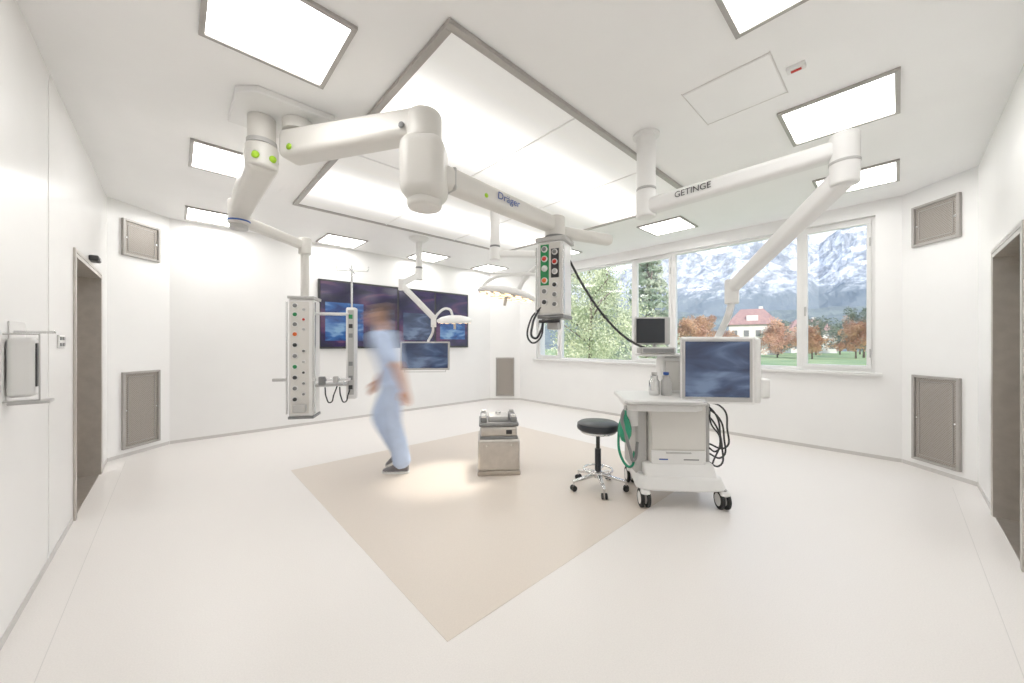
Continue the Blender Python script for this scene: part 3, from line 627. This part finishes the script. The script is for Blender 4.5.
# ------------------------------------------------------------------ exterior
from mathutils import noise
def emat(name,f):
    m,nt,b=nodes(name); f(nt,b); M[name]=m
def hz(nt,b,colsock,haze=(.74,.80,.88),fac=.35):  # distance haze painted in by tinting the base colour
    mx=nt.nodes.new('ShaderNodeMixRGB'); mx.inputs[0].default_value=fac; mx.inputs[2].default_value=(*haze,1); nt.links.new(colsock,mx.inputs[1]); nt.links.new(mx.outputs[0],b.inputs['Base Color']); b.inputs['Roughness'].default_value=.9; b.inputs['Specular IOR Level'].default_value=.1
def mountain(nt,b):
    g=nt.nodes.new('ShaderNodeNewGeometry'); sp=nt.nodes.new('ShaderNodeSeparateXYZ'); nt.links.new(g.outputs['Position'],sp.inputs[0])
    mp=nt.nodes.new('ShaderNodeMapping'); mp.inputs['Scale'].default_value=(1,1,.6); nt.links.new(g.outputs['Position'],mp.inputs[0])
    n=nt.nodes.new('ShaderNodeTexNoise'); n.inputs['Scale'].default_value=.10; n.inputs['Detail'].default_value=12; n.inputs['Roughness'].default_value=.80; n.inputs['Distortion'].default_value=.4; nt.links.new(mp.outputs[0],n.inputs['Vector'])
    r=nt.nodes.new('ShaderNodeValToRGB'); e=r.color_ramp.elements; e[0].position=.43; e[0].color=(.15,.17,.20,1); e[1].position=.57; e[1].color=(.84,.86,.89,1); k=e.new(.50); k.color=(.40,.42,.46,1); nt.links.new(n.outputs['Fac'],r.inputs[0])
    h=math_node(nt,'MULTIPLY_ADD',n.outputs['Fac'],50,sp.outputs[2]); h=math_node(nt,'SUBTRACT',h,62); h=math_node(nt,'DIVIDE',h,16)
    cl=nt.nodes.new('ShaderNodeClamp'); nt.links.new(h,cl.inputs[0])
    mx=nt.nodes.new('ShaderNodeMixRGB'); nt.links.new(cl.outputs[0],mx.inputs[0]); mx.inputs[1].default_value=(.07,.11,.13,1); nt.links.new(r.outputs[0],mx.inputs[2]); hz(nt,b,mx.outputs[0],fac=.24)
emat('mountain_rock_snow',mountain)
def simple(c1,c2,scale,fac,pos=(.4,.6)):
    def f(nt,b):
        g=nt.nodes.new('ShaderNodeNewGeometry'); n=nt.nodes.new('ShaderNodeTexNoise'); n.inputs['Scale'].default_value=scale; n.inputs['Detail'].default_value=6; nt.links.new(g.outputs['Position'],n.inputs['Vector'])
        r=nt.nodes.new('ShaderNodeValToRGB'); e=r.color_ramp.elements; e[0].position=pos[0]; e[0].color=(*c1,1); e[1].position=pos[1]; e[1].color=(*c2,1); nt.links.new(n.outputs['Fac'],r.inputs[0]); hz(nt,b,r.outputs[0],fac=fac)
    return f
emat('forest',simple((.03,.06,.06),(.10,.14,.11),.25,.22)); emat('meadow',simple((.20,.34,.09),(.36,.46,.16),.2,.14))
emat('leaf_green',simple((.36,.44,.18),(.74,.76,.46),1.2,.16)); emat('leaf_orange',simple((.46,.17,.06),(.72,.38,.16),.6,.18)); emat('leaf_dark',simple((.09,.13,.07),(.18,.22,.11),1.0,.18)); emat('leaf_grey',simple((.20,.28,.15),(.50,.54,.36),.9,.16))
emat('bark',simple((.10,.07,.05),(.2,.15,.12),6,.05)); emat('plaster',simple((.80,.76,.70),(.86,.82,.78),1,.0)); emat('roof_tile',simple((.32,.12,.09),(.44,.19,.13),2,.18)); emat('asphalt',simple((.25,.25,.26),(.35,.35,.36),.3,.1))
GZ=-1.3
def interp(x,tab):
    for (a,b),(c,d) in zip(tab,tab[1:]):
        if x<=c: 
            t=max(0,(x-a)/(c-a)); return b+(d-b)*t
    return tab[-1][1]
def terrain(name,tab,r0,r1,r2,nr,na,amp,fr,material,zb=GZ-.5):
    bm=bmesh.new(); g=[]
    for i in range(na):
        th=-14+i*(82)/(na-1); row=[]
        for j in range(nr):
            t=j/(nr-1); r=r0+(r2-r0)*t; tp=(r1-r0)/(r2-r0)
            prof=(t/tp) if t<tp else 1-(t-tp)/(1-tp)*.6
            x=r*math.cos(R(th));y=r*math.sin(R(th)); nz=noise.fractal(Vector((x*fr,y*fr,1.7)),0.8,2.1,7)+.5*(1-abs(noise.noise(Vector((x*fr*2.2,y*fr*2.2,4.2))))*2)
            z=zb+(interp(th,tab)*r1-zb)*(prof**1.1)+nz*amp*prof; row.append(bm.verts.new((x,y,z)))
        g.append(row)
    for i in range(na-1):
        for j in range(nr-1): bm.faces.new((g[i][j],g[i+1][j],g[i+1][j+1],g[i][j+1]))
    return mk(name,bm,material,smooth=False)
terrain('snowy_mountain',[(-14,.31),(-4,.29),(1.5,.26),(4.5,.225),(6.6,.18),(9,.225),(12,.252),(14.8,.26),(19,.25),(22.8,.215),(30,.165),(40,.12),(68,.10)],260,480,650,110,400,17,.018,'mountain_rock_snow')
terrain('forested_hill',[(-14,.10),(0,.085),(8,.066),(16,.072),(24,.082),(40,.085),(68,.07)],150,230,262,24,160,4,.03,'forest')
bm=bmesh.new(); vs=[bm.verts.new(v) for v in((8,-80,GZ),(300,-80,GZ),(300,330,GZ),(8,330,GZ))]; bm.faces.new(vs); mk('outside_lawn',bm,'meadow')
bm=bmesh.new(); vs=[bm.verts.new(v) for v in((46,-60,GZ+.03),(49,-60,GZ+.03),(53,70,GZ+.03),(49,70,GZ+.03))]; bm.faces.new(vs); mk('outside_road',bm,'asphalt')
def tree(name,loc,h,r,leafmat,nleaf,ls,conifer=False,nb=20):
    group(name,loc,random.random()*6)
    cyl('trunk',(0,0,0),(0,0,h*(.9 if conifer else .6)),h*.02,'bark',r2=h*.006,bevel=0)
    for i in range(7):
        a=random.random()*6.28; z=h*(.3+.07*i); q=r*random.uniform(.4,.8)*(1 if not conifer else (1-z/h))
        cyl('branch_%d'%i,(0,0,z),(q*math.cos(a),q*math.sin(a),z+h*.12),h*.007,'bark',r2=h*.003,n=8,bevel=0)
    bm=bmesh.new(); blobs=[(Vector((random.gauss(0,r*.42),random.gauss(0,r*.42),h*random.uniform(.22,.90))),r*random.uniform(.22,.42)) for _ in range(nb)]
    tiers=[(t,random.random()*6.28) for t in [i/22 for i in range(1,23)] for _ in range(11)]
    for k in range(nleaf):
        if conifer:
            t,a=random.choice(tiers); f=random.random()**.6; rr=r*t*f; a+=random.gauss(0,.16); z=h*(1-t*.90)-rr*.22+random.gauss(0,.10); p=Vector((rr*math.cos(a),rr*math.sin(a),z))
        else:
            c,br=random.choice(blobs); v=Vector((random.gauss(0,1),random.gauss(0,1),random.gauss(0,1))).normalized()*br*random.uniform(.5,1.1); p=c+v
        u=Vector((random.gauss(0,1),random.gauss(0,1),random.gauss(0,1))).normalized(); w=u.orthogonal().normalized(); s_=ls*random.uniform(.6,1.3)
        bm.faces.new([bm.verts.new(p+u*s_),bm.verts.new(p+w*s_*.6),bm.verts.new(p-u*s_),bm.verts.new(p-w*s_*.6)])
    me=bpy.data.meshes.new('foliage'); bm.to_mesh(me); bm.free(); o=bpy.data.objects.new('foliage',me); bpy.context.collection.objects.link(o); me.materials.append(M[leafmat]); attach(o); nogroup()
tree('deciduous_tree',(16.2,11.2,GZ),8.6,2.9,'leaf_green',17000,.062,nb=36)
tree('deciduous_tree',(14.0,15.2,GZ),7.6,2.6,'leaf_green',11000,.065,nb=30)
tree('conifer_tree',(23.5,11.6,GZ),11.5,2.6,'leaf_grey',15000,.10,True)
tree('conifer_tree',(29,18.5,GZ),13,2.8,'leaf_grey',9000,.12,True)
for x,y,h,r,mt in((72,27,7.6,3.2,'leaf_orange'),(70,33.5,8.5,3.0,'leaf_dark'),(80,15.0,6.8,3.2,'leaf_orange'),(76,9.6,6.4,2.6,'leaf_orange'),(90,4.2,9.5,3.2,'leaf_dark'),(84,4.9,6.6,2.4,'leaf_orange'),(104,12.5,9.0,3.4,'leaf_dark'),(70,20.5,4.6,2.2,'leaf_orange'),(115,6,9,3.6,'leaf_orange'),(74,43,9,3,'leaf_dark'),(86,29.5,9.0,3.2,'leaf_orange'),(90,35,9,3,'leaf_dark'),(95,17.6,7.5,2.8,'leaf_dark'),(110,9,8,3.2,'leaf_dark')):
    tree('autumn_tree' if mt=='leaf_orange' else 'dark_tree',(x,y,GZ),h,r,mt,4200,.16,nb=26)
def house(loc,rz,w,d,eave,ridge):
    group('house',loc,rz)
    box('facade',(0,0,eave/2),(w,d,eave),'plaster',0)
    bm=bmesh.new(); o_=.6; v=[(-w/2-o_,-d/2-o_,eave-.2),(w/2+o_,-d/2-o_,eave-.2),(w/2+o_,d/2+o_,eave-.2),(-w/2-o_,d/2+o_,eave-.2),(-w/4,0,ridge),(w/4,0,ridge)]
    v=[bm.verts.new(q) for q in v]
    for f in((0,1,5,4),(1,2,5),(2,3,4,5),(3,0,4),(3,2,1,0)): bm.faces.new([v[i] for i in f])
    mk('roof',bm,'roof_tile')
    for f in range(2):
        for i in range(4): 
            box('window_pane',(-w/2+w*(i+.5)/4,-d/2-.03,1.8+f*3),(1,.06,1.4),'grey',0); box('window_pane_side',(-w/2-.03,-d/2+d*(i+.5)/4,1.8+f*3),(.06,.9,1.4),'grey',0)
    box('chimney',(w/5,d/8,ridge-.3),(.8,.8,1.8),'plaster',0); box('dormer',(0,-d/3.2,eave+1),(2.2,2,1.8),'plaster',0); nogroup()
house((99,23.5,GZ),R(-75),9,8,7.0,10.6)
house((125,17,GZ),R(-60),10,8,6,9); house((120,50,GZ),R(-80),12,9,6,9)

# ------------------------------------------------------------------ world, lamps
w=bpy.data.worlds.new('sky'); bpy.context.scene.world=w; w.use_nodes=True; nt=w.node_tree; bg=nt.nodes['Background']
tc=nt.nodes.new('ShaderNodeTexCoord'); sp=nt.nodes.new('ShaderNodeSeparateXYZ'); nt.links.new(tc.outputs['Generated'],sp.inputs[0])
r=nt.nodes.new('ShaderNodeValToRGB'); e=r.color_ramp.elements; e[0].position=0; e[0].color=(.86,.92,.97,1); e[1].position=.6; e[1].color=(.22,.42,.78,1); nt.links.new(sp.outputs[2],r.inputs[0])
n=nt.nodes.new('ShaderNodeTexNoise'); n.inputs['Scale'].default_value=5; n.inputs['Detail'].default_value=6; nt.links.new(tc.outputs['Generated'],n.inputs['Vector'])
r2=nt.nodes.new('ShaderNodeValToRGB'); r2.color_ramp.elements[0].position=.48; r2.color_ramp.elements[1].position=.65; nt.links.new(n.outputs['Fac'],r2.inputs[0])
mx=nt.nodes.new('ShaderNodeMixRGB'); nt.links.new(r2.outputs[0],mx.inputs[0]); nt.links.new(r.outputs[0],mx.inputs[1]); mx.inputs[2].default_value=(.95,.97,1,1)
nt.links.new(mx.outputs[0],bg.inputs[0]); bg.inputs[1].default_value=1.0
sl=bpy.data.lights.new('sun','SUN'); sl.energy=2.7; sl.angle=R(.6); sl.color=(1,.95,.88); so=bpy.data.objects.new('sun',sl); bpy.context.collection.objects.link(so)
so.rotation_euler=Vector((.62,.62,-.50)).to_track_quat('-Z','Y').to_euler(); so.location=(0,0,30)
def spot(name,loc,tgt,e,ang):
    l=bpy.data.lights.new(name,'SPOT'); l.energy=e; l.spot_size=R(ang); l.spot_blend=.7; l.color=(1,.93,.82); l.shadow_soft_size=.12
    o=bpy.data.objects.new(name,l); bpy.context.collection.objects.link(o); o.location=loc; o.rotation_euler=(Vector(tgt)-Vector(loc)).to_track_quat('-Z','Y').to_euler()
spot('surgical_lamp_beam',(2.75,3.08,1.72),(1.96,3.06,0),100,34)

# ------------------------------------------------------------------ camera
cam=bpy.data.cameras.new('camera'); cam.sensor_width=36; cam.lens=361/1024*36; cam.shift_y=.0015; cam.clip_start=.02; cam.clip_end=3000
co=bpy.data.objects.new('camera',cam); bpy.context.collection.objects.link(co); co.location=(0,0,1.32); co.rotation_euler=(R(90),0,R(-43.06))
sc=bpy.context.scene; sc.camera=co
sc.frame_set(1)
sc.render.use_motion_blur=True; sc.render.motion_blur_shutter=1.0
sc.view_settings.view_transform='Standard'; sc.view_settings.look='None'; sc.view_settings.exposure=0.48; sc.view_settings.gamma=1.14
print('DONE build')
